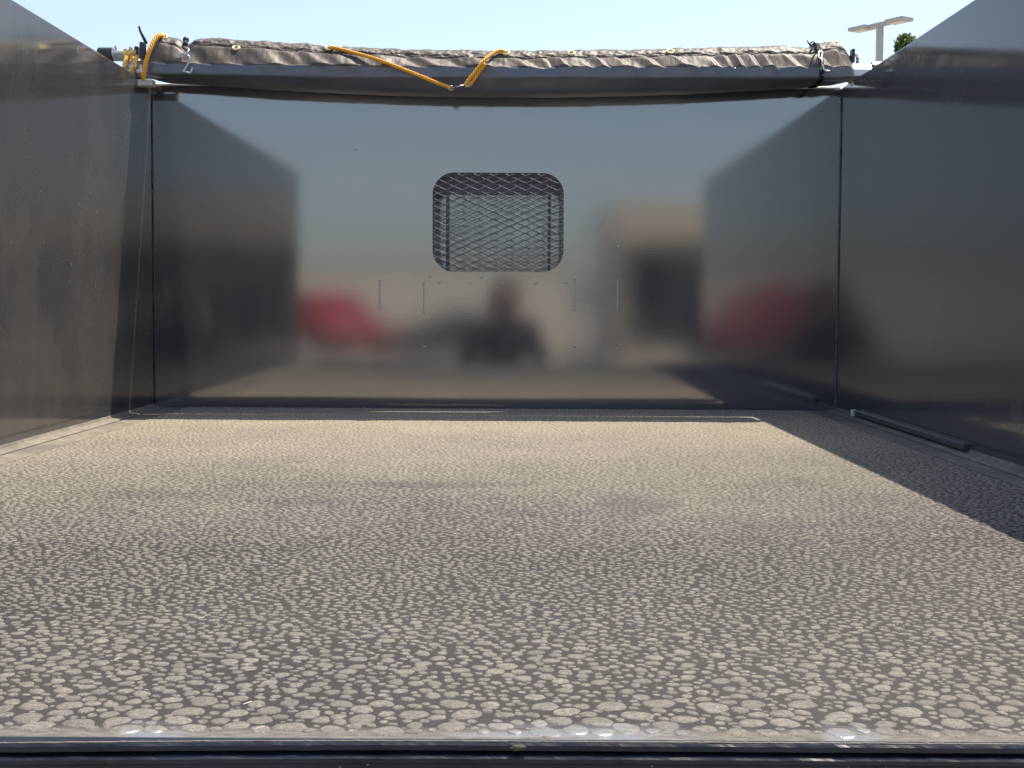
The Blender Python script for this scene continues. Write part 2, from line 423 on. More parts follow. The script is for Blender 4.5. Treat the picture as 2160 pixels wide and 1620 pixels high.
# expanded metal screen in the window
bm = bmesh.new()
pw, ph = .0500, .0222
def inside(x, z, g=.012):
    x0, x1, z0, z1, r = WX0-g, WX1+g, WZ0-g, WZ1+g, .075
    if not (x0 < x < x1 and z0 < z < z1): return False
    dx = max(x0+r-x, x-(x1-r), 0); dz = max(z0+r-z, z-(z1-r), 0)
    return dx*dx+dz*dz < r*r
def strand(p, q):
    d = (q-p).normalized(); n = Vector((0, -1, 0)); s = d.cross(n).normalized(); n = s.cross(d)
    w, t = .0015, .0012
    vs_ = [bm.verts.new(e+s*w*math.cos(a_)+n*t*math.sin(a_)) for e in (p-d*.001, q+d*.001) for a_ in [math.pi/3*k for k in range(6)]]
    for k in range(6): bm.faces.new([vs_[i] for i in (k, (k+1) % 6, 6+(k+1) % 6, 6+k)])
YS = D+.038
for j in range(-1, 18):
    for i in range(-1, 11):
        x = WX0-.01+i*pw; z = WZ0-.01+j*ph
        c = Vector((x, YS, z))
        for sx in (-1, 1):
            for sz in (-1, 1):
                q = Vector((x+sx*pw/2, YS+.0015*sz, z+sz*ph/2))
                if inside((c.x+q.x)/2, (c.z+q.z)/2, .028): strand(c, q)
bpart('expanded_metal_screen', bm, M_screen, False, fw)
# floor side strips, grooves and wall fillets
for (x0, x1, s) in ((XL+.004, -1.030, 1), (.921, XR-.004, -1)):
    bm = bmesh.new(); box(bm, (x0 if s < 0 else x0+.034, YT+.004, -.012), (x1-.034 if s < 0 else x1, D-.002, -.0015), .0015); bpart('floor_strip', bm, M_strip)
    bm = bmesh.new()
    xa, xb = (XL, XL+.030) if s > 0 else (XR, XR-.030)
    prof = [(xa, -.012), (xb, -.012), (xb, -.002), (xb-s*.006, .001), (xa+s*.004, .003), (xa, .010)]
    va = [bm.verts.new((x, YT+.004, z)) for x, z in prof]; vb = [bm.verts.new((x, D-.003, z)) for x, z in prof]
    for i in range(len(prof)): bm.faces.new((va[i], va[(i+1) % 6], vb[(i+1) % 6], vb[i]))
    bm.faces.new(va); bm.faces.new(vb); bpart('wall_fillet', bm, M_strip)
# kick rail low on the right wall
bm = bmesh.new(); box(bm, (XR-.014, 3.03, .008), (XR-.0005, 4.02, .022), .002); kr = bpart('kick_rail', bm, M_right)
bm = bmesh.new(); box(bm, (XR-.020, 4.021, .004), (XR-.004, 4.032, .023), .003); bpart('sun_spot_block', bm, M_white)  # white block added for the sun spot at the rail's end
# tail sill
bm = bmesh.new()
prof = [(YT, .0005), (YT-.0035, .0000), (YT-.0050, -.0015), (YT-.0050, -.0052), (YT+.002, -.0058), (YT+.002, -.0078), (YT-.0065, -.0086),
        (YT-.0085, -.0105), (YT-.0085, -.0135), (YT-.0070, -.0150), (YT-.0045, -.0160), (YT-.0045, -.11), (YT+.06, -.11), (YT+.06, -.03), (YT+.0035, -.0126), (YT+.0035, .0005)]
xs = list(np.arange(XL-.055, XR+.0551, .004)); prev = None
for x in xs:
    dy = -.011*min(1.4, max(0, -x-.05)/.33)**1.6
    ring = [bm.verts.new((x, y+(dy+.0005*fbm(x*70, z*300) if y < YT+.003 else 0), z+(.0004*fbm(x*55, y*400) if y < YT and z > -.02 else 0))) for y, z in prof]
    if prev: [bm.faces.new((prev[i], prev[(i+1) % len(prof)], ring[(i+1) % len(prof)], ring[i])) for i in range(len(prof))]
    else: bm.faces.new(ring)
    prev = ring
bm.faces.new(prev); bpart('tail_sill', bm, M_sill)
# rough dusty lip above the sill
bm = bmesh.new()
xs = np.arange(-.62, .62, .0022)
pts = [(x, YT-.0015-.011*min(1.4, max(0, -x-.05)/.33)**1.6, .0004+.0006*abs(fbm(x*160))) for x in xs]
tube(bm, pts, [.0008+.0007*max(0, fbm(x*260, 3)) for x in xs], 5); bpart('worn_sill_edge', bm, M_strip, True)
for px, py, s in ((236, 1619, 2.2), (572, 1603, 1.3), (776, 1613, 3.2), (1042, 1611, 3.4), (717, 1619, 3.0), (1130, 1602, 2.0), (1113, 1606, 1.6), (946, 1607, 1.6), (1375, 1617, 2.2), (1790, 1618, 2.0), (1928, 1610, 1.4), (634, 1603, 1.0), (60, 1613, 1.4), (1870, 1619, 1.6)):
    c = P(px, py, YT-.0068); s /= 2900
    bm = bmesh.new(); bmesh.ops.create_icosphere(bm, subdivisions=2, radius=1)
    for v in bm.verts:
        k = 1+.3*mnoise.noise(v.co*2+c*90); v.co = c+Vector((v.co.x*s*k, v.co.y*s*.5+.001, v.co.z*s*k))
    bpart('dried_mud_speck', bm, M_strip, True)
# mud clod stuck in the groove
bm = bmesh.new(); bmesh.ops.create_icosphere(bm, subdivisions=3, radius=1)
c = P(1093, 1577, YT-.006)
for v in bm.verts:
    k = 1+.5*fbm(v.co.x*2+3, v.co.y*2, v.co.z*2); v.co = c+Vector((v.co.x*.0060*k, v.co.y*.0025, v.co.z*.0020*k))
bpart('mud_clod', bm, simple('caked_mud', (.075, .068, .045), .8, 0, .3, 300, .5), True)

# ------------------------------------------------------------------ textured rubber mat
mt = tag(empty('floor_mat', (0, (YT+D)/2, -.012)), 'dusty tan pebble-textured rubber mat covering the bed floor', 'floor mat')
MX0, MX1 = -1.024, .914
bm = bmesh.new(); box(bm, (MX0, YT+.0045, -.012), (MX1, D-.006, 0), 0); obj('mat_base', bm, M_matb, mt)
cell = .012; grid = {}; peb = []
def try_put(x, y, r, gap):
    gx, gy = int(x/cell), int(y/cell)
    k_ = 2 if y > YT+.22 else 3
    for i in range(gx-k_, gx+k_+1):
        for j in range(gy-k_, gy+k_+1):
            for (a_, b2, r2) in grid.get((i, j), ()):
                if (a_-x)**2+(b2-y)**2 < (r+r2+gap)**2: return False
    grid.setdefault((gx, gy), []).append((x, y, r)); peb.append((x, y, r)); return True
YA, YB = YT+.022, D-.012
area = (MX1-MX0)*(YB-YA)
for n_, lo, hi, gap, ymax in ((700, .0085, .0125, .0003, YT+.10), (3000, .0055, .0078, .0003, YT+.40),
                              (5000, .0048, .0058, .0005, 9), (170000, .0039, .0046, .0003, 9), (45000, .0020, .0027, .0006, 9)):
    yb = min(YB, ymax)
    X = rng.uniform(MX0+.008, MX1-.008, n_); Y = YA+(yb-YA)*rng.random(n_)**(2.0 if ymax < 9 else 1.0); Rr = rng.uniform(lo, hi, n_)
    for x, y, r in zip(X, Y, Rr): try_put(float(x), float(y), float(r), gap)
# let each pebble grow into the room it has
for k, (x, y, r) in enumerate(peb):
    gx, gy = int(x/cell), int(y/cell); best = r*1.55
    for i in range(gx-3, gx+4):
        for j in range(gy-3, gy+4):
            for (a_, b2, r2) in grid.get((i, j), ()):
                d_ = math.hypot(a_-x, b2-y)
                if 1e-7 < d_ < r+r2+.010: best = min(best, r+(d_-r-r2)*.58)
    peb[k] = (x, y, max(r*.92, best-.00045))
peb = np.array(peb)
def pebble_shape(n, seed):
    g = np.random.default_rng(seed); th = np.arange(n)*2*np.pi/n + g.uniform(0, 6)
    rr = 1+.11*np.cos(2*th+g.uniform(0, 6))+.06*np.cos(3*th+g.uniform(0, 6))+.045*g.standard_normal(n)
    return np.stack([rr*np.cos(th)*1.08, rr*np.sin(th)], 1)
# the 300 that show largest are objects of their own
vis = []
for k, (x, y, r) in enumerate(peb):
    if abs(x - .0) < .3724*y*.98: vis.append((r/y/math.sqrt(y), k))
vis.sort(reverse=True); near = set(k for _, k in vis[:300])
shapes = []
for s in range(24):
    q = pebble_shape(14, s); n = 14
    vsx = [(*p, -.05) for p in q] + [(*(p*.90), .16) for p in q] + [(*(p*.74), .225) for p in q] + [(0, 0, .24)]
    fs = []
    for i in range(n):
        j = (i+1) % n; fs += [(i, j, n+j, n+i), (n+i, n+j, 2*n+j, 2*n+i), (2*n+i, 2*n+j, 3*n)]
    me = bpy.data.meshes.new('pebble'); me.from_pydata(vsx, [], fs); me.materials.append(M_peb)
    me.polygons.foreach_set('use_smooth', [True]*len(me.polygons)); shapes.append(me)
for c, k in enumerate(sorted(near)):
    x, y, r = peb[k]
    o = bpy.data.objects.new('pebble', shapes[c % 24]); COL.objects.link(o); o.parent = mt
    o.location = Vector((x, y, 0))-mt.location; o.scale = (r, r, .0048); o.rotation_euler.z = random.uniform(0, 6.28)
rest = np.array([p for k, p in enumerate(peb) if k not in near])
n = 8; V = []; F = []
base = [pebble_shape(n, 100+s) for s in range(60)]
for k, (x, y, r) in enumerate(rest):
    q = base[k % 60]*r
    a_ = random.random()*6.28; ca, sa = math.cos(a_), math.sin(a_)
    q = np.stack([q[:, 0]*ca-q[:, 1]*sa*.9, q[:, 0]*sa+q[:, 1]*ca*.9], 1)
    hgt = min(.0008, r*(.10+.06*random.random()))
    o0 = len(V)
    V += [(x+u, y+w, -.0003) for u, w in q] + [(x+u*.80, y+w*.80, hgt) for u, w in q]
    F += [(o0+i, o0+(i+1) % n, o0+n+(i+1) % n, o0+n+i) for i in range(n)]; F.append(tuple(o0+n+i for i in range(n)))
me = bpy.data.meshes.new('pebble_relief'); me.from_pydata(V, [], F); me.materials.append(M_peb)
o = bpy.data.objects.new('pebble_relief', me); COL.objects.link(o); o.parent = mt; o.matrix_parent_inverse = Matrix.Translation(-mt.location); o['kind'] = 'stuff'
# loose grit and bits of straw lying on the mat
V = []; F = []
for k in range(520):
    y = YA+(YB-YA)*random.random()**1.6; x = random.uniform(-.42, .42)*y if random.random() < .8 else random.uniform(MX0, MX1)
    if not MX0 < x < MX1: continue
    o0 = len(V)
    if random.random() < .86:
        r = random.uniform(.0003, .0009); z0 = .0011
        V += [(x+r, y, z0), (x-r*.6, y+r*.8, z0), (x-r*.6, y-r*.8, z0), (x, y, z0+r*1.3)]; F += [(o0, o0+1, o0+3), (o0+1, o0+2, o0+3), (o0+2, o0, o0+3), (o0, o0+2, o0+1)]
    else:
        a_ = random.uniform(0, 3.14); L = random.uniform(.002, .006); w = .0003; d = Vector((math.cos(a_), math.sin(a_), 0)); n_ = Vector((-d.y, d.x, 0))*w; c = Vector((x, y, .0013))
        V += [tuple(c-d*L-n_), tuple(c+d*L-n_), tuple(c+d*L+n_), tuple(c-d*L+n_), tuple(c-d*L+Vector((0, 0, .0006))), tuple(c+d*L+Vector((0, 0, .0006)))]
        F += [(o0, o0+1, o0+5, o0+4), (o0+3, o0+4, o0+5, o0+2), (o0, o0+3, o0+2, o0+1)]
me = bpy.data.meshes.new('grit'); me.from_pydata(V, [], F); me.materials.append(simple('pale_grit', (.62, .56, .46), .7, 0, .4, 60))
o = bpy.data.objects.new('grit', me); COL.objects.link(o); tag(o, 'loose pale grit and straw bits on the floor mat', 'grit', kind='stuff')
print('pebbles', len(peb))

# ------------------------------------------------------------------ rolled tarp on its roller
TX0, TX1 = P(306, 130, 4.16).x, P(1796, 130, 4.16).x
tarp = tag(empty('rolled_tarp', (0, 4.2, .97)), 'dusty brown tarp rolled up over the front wall with crinkled hem', 'tarp')
topknots = [(306, 100), (312, 84), (335, 74), (365, 80), (392, 92), (412, 81), (450, 80), (540, 86), (620, 91), (700, 97), (800, 101), (900, 105), (1050, 107), (1300, 105), (1450, 102), (1560, 99), (1660, 97), (1705, 100), (1730, 92), (1760, 88), (1780, 91), (1796, 104)]
def tab(kn, px):
    for (a0, b0), (a1, b1) in zip(kn, kn[1:]):
        if a0 <= px <= a1:
            t = (px-a0)/(a1-a0); t = t*t*(3-2*t); return b0+(b1-b0)*t
    return kn[0][1] if px < kn[0][0] else kn[-1][1]
NU = 620
ys = lambda y, z: (y, z)
def profile(px, u):
    """rear-facing outline of the roll at this place, from the back over the top down to the belly: list of (y, z, kind)"""
    top = P(px, tab(topknots, px), 4.20).z
    c = (px-1050)/745.0; sag = max(0, 1-c*c)
    ab = P(px, 131+9*min(1, max(0, (px-306)/500)), 4.118).z     # edge between sunlit and shaded face
    bc = ab-.034
    bot = .999-.044*sag-.004*abs(fbm(px*.01))
    sm = top-.027
    e = min(1, min(px-306, 1796-px)/30); e = math.sqrt(max(.02, e)); 
    pr = [(4.292, bot+.02), (4.293, ab), (4.270, top-.030), (4.235, top-.006), (4.205, top), (4.180, top-.008), (4.166, top-.019),
          (4.160, sm-.001), (4.152, sm-.004), (4.136, (sm+ab)/2), (4.119, ab+.002), (4.115, ab-.003), (4.114, bc+.004), (4.119, bc-.003),
          (4.150, bot+.006), (4.170, bot), (4.225, bot+.001), (4.270, bot+.006)]
    cy, cz = 4.19, (ab+bc)/2+.01
    return [(cy+(y-cy)*(.8+.2*e), cz+(z-cz)*(.72+.28*e)) for y, z in pr]
sub = 5
def smooth_closed(pr):
    n = len(pr); out = []
    for i in range(n):
        p0, p1, p2, p3 = (np.array(pr[(i+k) % n]) for k in (-1, 0, 1, 2))
        for k in range(sub):
            t = k/sub; L = p1*(1-t)+p2*t
            C = .5*((2*p1)+(-p0+p2)*t+(2*p0-5*p1+4*p2-p3)*t*t+(-p0+3*p1-3*p2+p3)*t**3)
            out.append(L*.45+C*.55)
    return out
verts = []; NV = 18*sub
for i in range(NU+1):
    px = 306+(1796-306)*i/NU; x = TX0+(TX1-TX0)*i/NU
    pr = smooth_closed(profile(px, i/NU))
    arr = np.array(pr); dn = np.roll(arr, -1, 0)-np.roll(arr, 1, 0)
    nr = np.stack([-dn[:, 1], dn[:, 0]], 1); nr /= np.linalg.norm(nr, axis=1)[:, None]+1e-9
    cen = arr.mean(0)
    if ((arr-cen)*nr).sum() < 0: nr = -nr
    right = min(1, max(0, (px-950)/350)); 
    for k in range(NV):
        s = k/sub                       # profile index
        d = 0
        if 3 <= s <= 7.2:               # gathered hem
            w = min(1, (s-3)/1.0)
            d += w*(+.0034*fbm(x*28, s*.8, 5, 3)+.0013*fbm(x*95, s*1.6, 9, 2)+.0016*abs(fbm(x*60+s*.6, 1.0, 2, 2)))
        if 7.0 < s < 8.1: d -= .0045*math.sin((s-7.0)/1.1*math.pi)      # stitched seam
        if 7.3 <= s <= 13.2:            # folds pulled slantwise over the face
            w = math.sin(min(1, (s-7.3)/1.6)*math.pi/2)
            if s > 10.6: w *= max(0, 1-(s-10.6)/1.2)
            ph = (x*15.6 - (s-7.5)*.205 + 1.5*fbm(x*2.9, 4, 0, 2))
            fr = ph-math.floor(ph)
            saw = (fr/.78 if fr < .78 else (1-fr)/.22)
            cell_id = math.floor(ph); amp = .35+.65*abs(math.sin(cell_id*12.9898)*43758.5 % 1)
            d += w*(right*.0125*amp*(saw-.35) + (1-right*.6)*.014*fbm(x*11-(s-8)*.25, s*.12, 7, 2)+.0012*fbm(x*50, s*.5, 3, 2))
        if s > 12.5: d += .0012*fbm(x*6, s*.5, 8, 2)
        if 9.9 <= s <= 13.2 and 405 < px < 1690: d -= 0
        p = arr[k]+nr[k]*d
        verts.append((x, p[0], p[1]))
faces = []
for i in range(NU):
    for k in range(NV):
        a0 = i*NV+k; a1 = i*NV+(k+1) % NV
        faces.append((a0, a1, a1+NV, a0+NV))
in_shade = lambda k: 11.0*sub <= k or k < 0.5*sub  # front and belly faces take the shade-toned copy of the fabric
me = bpy.data.meshes.new('tarp_roll'); me.from_pydata(verts, [], faces+[tuple(range(NV)), tuple(range(NU*NV, NU*NV+NV))])
me.materials.append(M_tarp); me.materials.append(M_tarpshade)
mi = [1 if in_shade(f % NV) else 0 for f in range(NU*NV)]+[0, 0]
me.polygons.foreach_set('material_index', mi); me.polygons.foreach_set('use_smooth', [True]*len(me.polygons))
roll = link('tarp_roll', me, None, tarp)
bmx = bmesh.new(); bmx.from_mesh(me); bmesh.ops.recalc_face_normals(bmx, faces=bmx.faces); bmx.to_mesh(me); bmx.free()
# surface lookup: front-most point of the roll under a pixel column at a height
VA = np.array(verts).reshape(NU+1, NV, 3)
def on_tarp(px, py, off=.004):
    q = P(px, py, 4.15); i = int(round((q.x-TX0)/(TX1-TX0)*NU)); i = min(NU, max(0, i))
    c = VA[i, int(3.5*sub):int(15*sub)]
    slope = (q.z-H)/q.y
    k = np.argmin(abs((c[:, 2]-H)/c[:, 1]-slope)); p = c[k]
    return Vector((q.x*p[1]/q.y, p[1]-off, p[2]+off*.3))
for px, py in ((694, 103), (1067, 113), (1414, 109), (1763, 93), (498, 102), (346, 79), (1205, 113)):
    bm = bmesh.new(); c = on_tarp(px, py, .002); nrm = (0, -.62, .78)
    torus(bm, c, nrm, .0098, .0042, 20, 7)
    o = obj('grommet', bm, M_brassy, tarp, True)
# strap bands round the roll at both ends
def band(px, w, name, m):
    bm = bmesh.new(); i0 = int(round((px-306)/(1796-306)*NU)); r0 = []
    for dx in (-w/2, w/2):
        ii = min(NU, max(0, i0)); row = VA[ii]; cen = row.mean(0); ring = []
        for k in range(0, NV, 3):
            p = Vector(row[k]); cc = Vector(cen); d = p-cc; d.x = 0; p = p+d.normalized()*.0045; p.x = row[k][0]+dx; ring.append(bm.verts.new(p))
        r0.append(ring)
    n = len(r0[0])
    for k in range(n): bm.faces.new((r0[0][k], r0[0][(k+1) % n], r0[1][(k+1) % n], r0[1][k]))
    f = bmesh.ops.solidify(bm, geom=bm.faces[:], thickness=.002)
    return obj(name, bm, m, tarp, True)
band(1727, .014, 'strap_band', M_strap)

# octagonal roller tube through the tarp
roller = tag(empty('tarp_roller', (0, 4.165, 1.016)), 'octagonal aluminium roller tube inside the tarp with end brackets', 'tarp roller')
def octa(x0, x1, cy, cz, rad, m, name, parent=roller, n=8):
    bm = bmesh.new()
    prof = [(cy+rad*math.cos(math.pi/n+2*math.pi*k/n), cz+rad*math.sin(math.pi/n+2*math.pi*k/n)) for k in range(n)]
    extrude_profile(bm, prof, x0, x1)
    bmesh.ops.bevel(bm, geom=[e for e in bm.edges], offset=.0015, segments=2, affect='EDGES')
    return obj(name, bm, m, parent)
zc = P(1815, 156, 4.165).z; zl = P(290, 146, 4.165).z; zc = (zc+zl)/2
roller.location = (0, 4.165, zc)
xr = P(1836, 150, 4.165).x
octa(P(262, 140, 4.165).x, xr, 4.165, zc, .0275, M_alu, 'roller_tube')
octa(xr+.001, xr+.012, 4.165, zc+.004, .030, M_plastic, 'end_flange', n=14)
octa(xr+.013, xr+.070, 4.165, zc+.010, .026, M_white, 'end_bearing', n=14)
bm = bmesh.new(); a = P(1797, 178, 4.17); box(bm, (a.x-.0, 4.15, a.z-.004), (a.x+.028, 4.19, a.z+.006), .001); obj('mounting_tab', bm, M_white, roller)
bm = bmesh.new(); box(bm, (XR+.005, 4.14, WT+.001), (XR+.05, 4.19, zc-.014), .003); obj('bracket', bm, M_black, roller)
# left end hardware: grey pipe with black cap, brass fitting, bracket
xl = P(240, 115, 4.165).x; xp = P(208, 115, 4.165).x; zz = P(240, 118, 4.165).z
octa(xl, P(272, 118, 4.165).x, 4.165, zz, .016, M_greypipe, 'end_pipe', n=16)
octa(xp, xl-.001, 4.165, zz+.004, .021, M_plastic, 'end_cap', n=16)
bm = bmesh.new(); torus(bm, (xl+.002, 4.165, zz+.010), (1, 0, 0), .021, .003, 20, 6); obj('clamp_ring', bm, M_galv, roller, True)
bm = bmesh.new(); box(bm, (xp-.004, 4.145, WT+.001), (xp+.028, 4.185, zz-.016), .003); obj('bracket', bm, M_black, roller)
bm = bmesh.new(); a = P(290, 168, 4.15); b2 = P(323, 180, 4.15); box(bm, (a.x, 4.14, b2.z-.002), (b2.x, 4.18, a.z), .002); obj('white_block', bm, M_white, roller)
fit = tag(empty('brass_hose_fitting', P(277, 112, 4.15)), 'small dull brass fitting above the rope coil at left end of tarp', 'fitting')
bm = bmesh.new()
c = P(274, 112, 4.150)
for dx, r, w in ((-.012, .013, .010), (.002, .010, .016), (.016, .012, .008)):
    prof = [(c.y+r*math.cos(2*math.pi*k/6), c.z+r*math.sin(2*math.pi*k/6)) for k in range(6)]
    extrude_profile(bm, prof, c.x+dx-w/2, c.x+dx+w/2)
obj('hex_body', bm, M_brass, fit)
bm = bmesh.new(); tube(bm, [c+Vector((.002, 0, .008)), c+Vector((.003, 0, .021))], [.006, .004], 10); obj('nipple', bm, M_brass, fit, True)
# black clip plates beside the tarp end
clip = tag(empty('black_end_clip', P(298, 110, 4.15)), 'black plastic clip wedged against the left end of the rolled tarp', 'clip')
bm = bmesh.new(); c = P(300, 104, 4.15); box(bm, c+Vector((-.006, -.012, -.028)), c+Vector((.008, .02, .020)), .003); obj('clip_plate', bm, M_plastic, clip)
bm = bmesh.new(); c = P(290, 104, 4.15); box(bm, c+Vector((-.008, -.008, -.02)), c+Vector((.003, .02, .008)), .002); obj('clip_jaw', bm, M_plastic, clip)
clip2 = tag(empty('end_buckle', P(1800, 125, 4.17)), 'black plate with small bolts at the right end of the rolled tarp', 'buckle')
bm = bmesh.new(); c = P(1800, 118, 4.17); box(bm, c+Vector((-.006, -.01, -.020)), c+Vector((.003, .02, .020)), .002); obj('plate', bm, M_plastic, clip2)
bm = bmesh.new(); c = P(1809, 128, 4.17)
for dz, r in ((-.006, .0075), (.006, .0065)): torus(bm, c+Vector((0, 0, dz)), (1, .3, 0), r*.6, r*.5, 12, 8)
obj('bolt', bm, M_galv, clip2, True)
bm = bmesh.new(); c = P(1806, 116, 4.17); bmesh.ops.create_icosphere(bm, subdivisions=2, radius=.006)
for v in bm.verts: v.co = c+Vector((v.co.x*1.2, v.co.y, v.co.z))
obj('bolt_cap', bm, M_white, clip2, True)
# zip ties
def ziptie(pts, label, w=.0035):
    bm = bmesh.new(); pts = spline(pts, 8); tube(bm, pts, [w*(1-.45*i/len(pts)) for i in range(len(pts))], 6)
    return tag(obj('zip_tie', bm, M_plastic, None, True), label, 'zip tie')
ziptie([P(309, 92, 4.17), P(302, 78, 4.16), P(296, 66, 4.155), P(293, 55, 4.15)], 'long black zip tie tail sticking up at left end of tarp', .0052)
z = ziptie([on_tarp(1722, 108, .006), P(1718, 99, 4.13), P(1711, 95, 4.125), P(1706, 92, 4.12), P(1703, 85, 4.12)], 'black zip tie tail curling above the right end of tarp', .0030)
z2 = ziptie([P(1708, 111, 4.115), P(1713, 101, 4.12), P(1708, 94, 4.125), P(1716, 88, 4.13), P(1724, 100, 4.13)], 'black zip tie loop crossing the longer tail at right end of tarp', .0028)
# hook and buckle
def wire(name, pix, y, rad, m, label, cat, n=8):
    pts = spline([P(a, b, y if len(c) == 0 else c[0]) for a, b, *c in pix], n)
    bm = bmesh.new(); tube(bm, pts, rad, 8); return tag(obj(name, bm, m, None, True), label, cat)
wire('s_hook', [(377, 123), (379, 116), (386, 113), (394, 115), (400, 121), (400, 129), (395, 138), (390, 146), (387, 151), (393, 152), (400, 154), (404, 149), (405, 143)],
     4.098, .0028, M_galv, 'bent silver wire hook hanging on the left part of the tarp', 'hook')
wire('hook_link', [(388, 97, 4.125), (391, 100, 4.115), (397, 103, 4.110), (397, 108, 4.10), (394, 114, 4.095), (389, 117, 4.096)], 4.10, .0030, M_galv, 'short twisted silver wire linking black ball to hook', 'wire')
ball = tag(empty('bungee_ball', P(392, 86, 4.13)), 'black bungee ball tied on top of the tarp above the hook', 'bungee ball')
bm = bmesh.new(); c = P(392, 84, 4.135); bmesh.ops.create_uvsphere(bm, u_segments=20, v_segments=12, radius=.0095)
for v in bm.verts: v.co += c
obj('ball', bm, M_plastic, ball, True)
bm = bmesh.new(); c = P(391, 93, 4.125); tube(bm, [c+Vector((.001, 0, .010)), c+Vector((0, 0, 0)), c+Vector((-.003, -.004, -.008))], [.006, .0085, .006], 10); obj('knot', bm, M_strap, ball, True)
bk = tag(empty('cam_buckle', P(1728, 120, 4.11)), 'small silver buckle on the strap at the right end of tarp', 'buckle')
for nm, pix in (('buckle_frame', [(1724, 123), (1727, 112), (1733, 113), (1730, 126), (1724, 123)]), ('buckle_tongue', [(1731, 127), (1733, 133), (1731, 138)]), ('webbing_tail', [(1733, 139), (1736, 148), (1743, 152), (1749, 155)])):
    bm = bmesh.new(); pts = spline([on_tarp(a, b, .010) for a, b in pix], 6); tube(bm, pts, .0022 if nm != 'webbing_tail' else .003, 7); obj(nm, bm, M_galv, bk, True)
# yellow ropes
def rope(name, pts, rad, m, label, pitch=.030):
    bm = bmesh.new(); twisted(bm, spline(pts, 12), rad, pitch); return tag(obj(name, bm, m, None, True), label, 'rope', 'yellow ropes on the tarp')
rope('rope', [on_tarp(694, 104, .003), on_tarp(704, 104, .010), on_tarp(740, 114, .011), on_tarp(800, 131, .013), P(880, 158, 4.104), P(930, 178, 4.106), P(953, 185, 4.106)], .0058, M_rope,
     'yellow rope slanting from left grommet down to the wire link on tarp')
rope('rope', [on_tarp(1067, 113, .004), on_tarp(1055, 110, .010), on_tarp(1040, 117, .013), on_tarp(1022, 132, .013), P(1003, 151, 4.103), P(988, 169, 4.104), P(982, 178, 4.105), P(987, 181, 4.106), P(996, 173, 4.106), P(1010, 153, 4.105), on_tarp(1024, 136, .007)], .0058, M_rope,
     'doubled yellow rope loop tied to the grommet right of the wire link')
bm = bmesh.new(); p0, p1 = P(951, 186, 4.100), P(985, 178, 4.100)
torus(bm, p0, (.2, 1, .1), .0068, .0014, 16, 6); torus(bm, p1, (.2, 1, .1), .0068, .0014, 16, 6); tube(bm, [p0.lerp(p1, .2), p0.lerp(p1, .8)], .0016, 6)
tag(obj('wire_link', bm, M_galv, None, True), 'thin silver wire link joining the two yellow ropes', 'wire')
rope('rope', [on_tarp(346, 77, .002), P(336, 74, 4.145), P(326, 84, 4.125), P(318, 100, 4.108), P(311, 120, 4.10), P(306, 140, 4.10), P(303, 158, 4.10), P(303, 168, 4.105)], .0070, M_rope,
     'yellow rope running down the left end of the rolled tarp')
cy, rad = 4.165, .040
for k, px in enumerate((290, 269)):
    pts = []
    for t in range(0, 26):
        a = 2*math.pi*t/25
        pts.append(Vector((P(px, 140, 4.13).x - .006*math.cos(a) - .010*t/25, cy-rad*math.cos(a)*1.0, zc+rad*1.03*math.sin(a))))
    bm = bmesh.new(); twisted(bm, pts, .0066, .022)
    tag(obj('rope', bm, M_ropeworn, None, True), ['yellow rope turn around the roller tube nearest the tarp end', 'yellow rope turn around the roller tube nearest the black cap'][k], 'rope', 'yellow ropes on the tarp')

# ------------------------------------------------------------------ truck cab in front of the bed
cab = tag(empty('truck_cab', (0, 5.3, GZ)), 'dark truck cab behind the expanded metal window', 'truck cab')
CY = D+.24
c0 = P(944, 600, CY); c1 = P(1159, 411, CY)
gl = rrect(c0.x-.32, c1.x+.32, c0.z-.10, c1.z, .05, 8)
bm = holed_panel([(-.93, -.5), (.81, -.5), (.81, .90), (.70, 1.0), (-.82, 1.0), (-.93, .90)], gl, CY, CY+.03); obj('cab_back', bm, M_cab, cab)
bm = bmesh.new(); box(bm, (c0.x-.33, CY+.012, c0.z-.11), (c1.x+.33, CY+.018, c1.z+.01)); rg = obj('rear_window', bm, M_cabglass, cab)
for x in (c0.x, c1.x):
    bm = bmesh.new(); box(bm, (x-.005, CY-.004, c0.z-.09), (x+.005, CY+.0115, c1.z-.003), .003); obj('slider_frame', bm, M_cab, cab)
bm = bmesh.new(); extrude_profile(bm, [(CY+.031, -.5), (CY+.031, .98), (CY+.30, 1.02), (CY+1.2, 1.0), (CY+1.95, .45), (CY+3.0, .36), (CY+3.1, -.5)], -.90, .78); 
bmesh.ops.bevel(bm, geom=bm.edges[:], offset=.03, segments=3, affect='EDGES'); obj('cab_shell', bm, M_cab, cab)
bm = bmesh.new(); box(bm, (-.7, CY+.3, -.85), (.58, CY+3.0, -.52), .03); obj('chassis', bm, M_black, cab)
for x in (-.9, .6):
    bm = bmesh.new(); tube(bm, [(x, CY+2.2, GZ+.42), (x+.22, CY+2.2, GZ+.42)], .42, 28); obj('front_wheel', bm, M_tyre, cab)

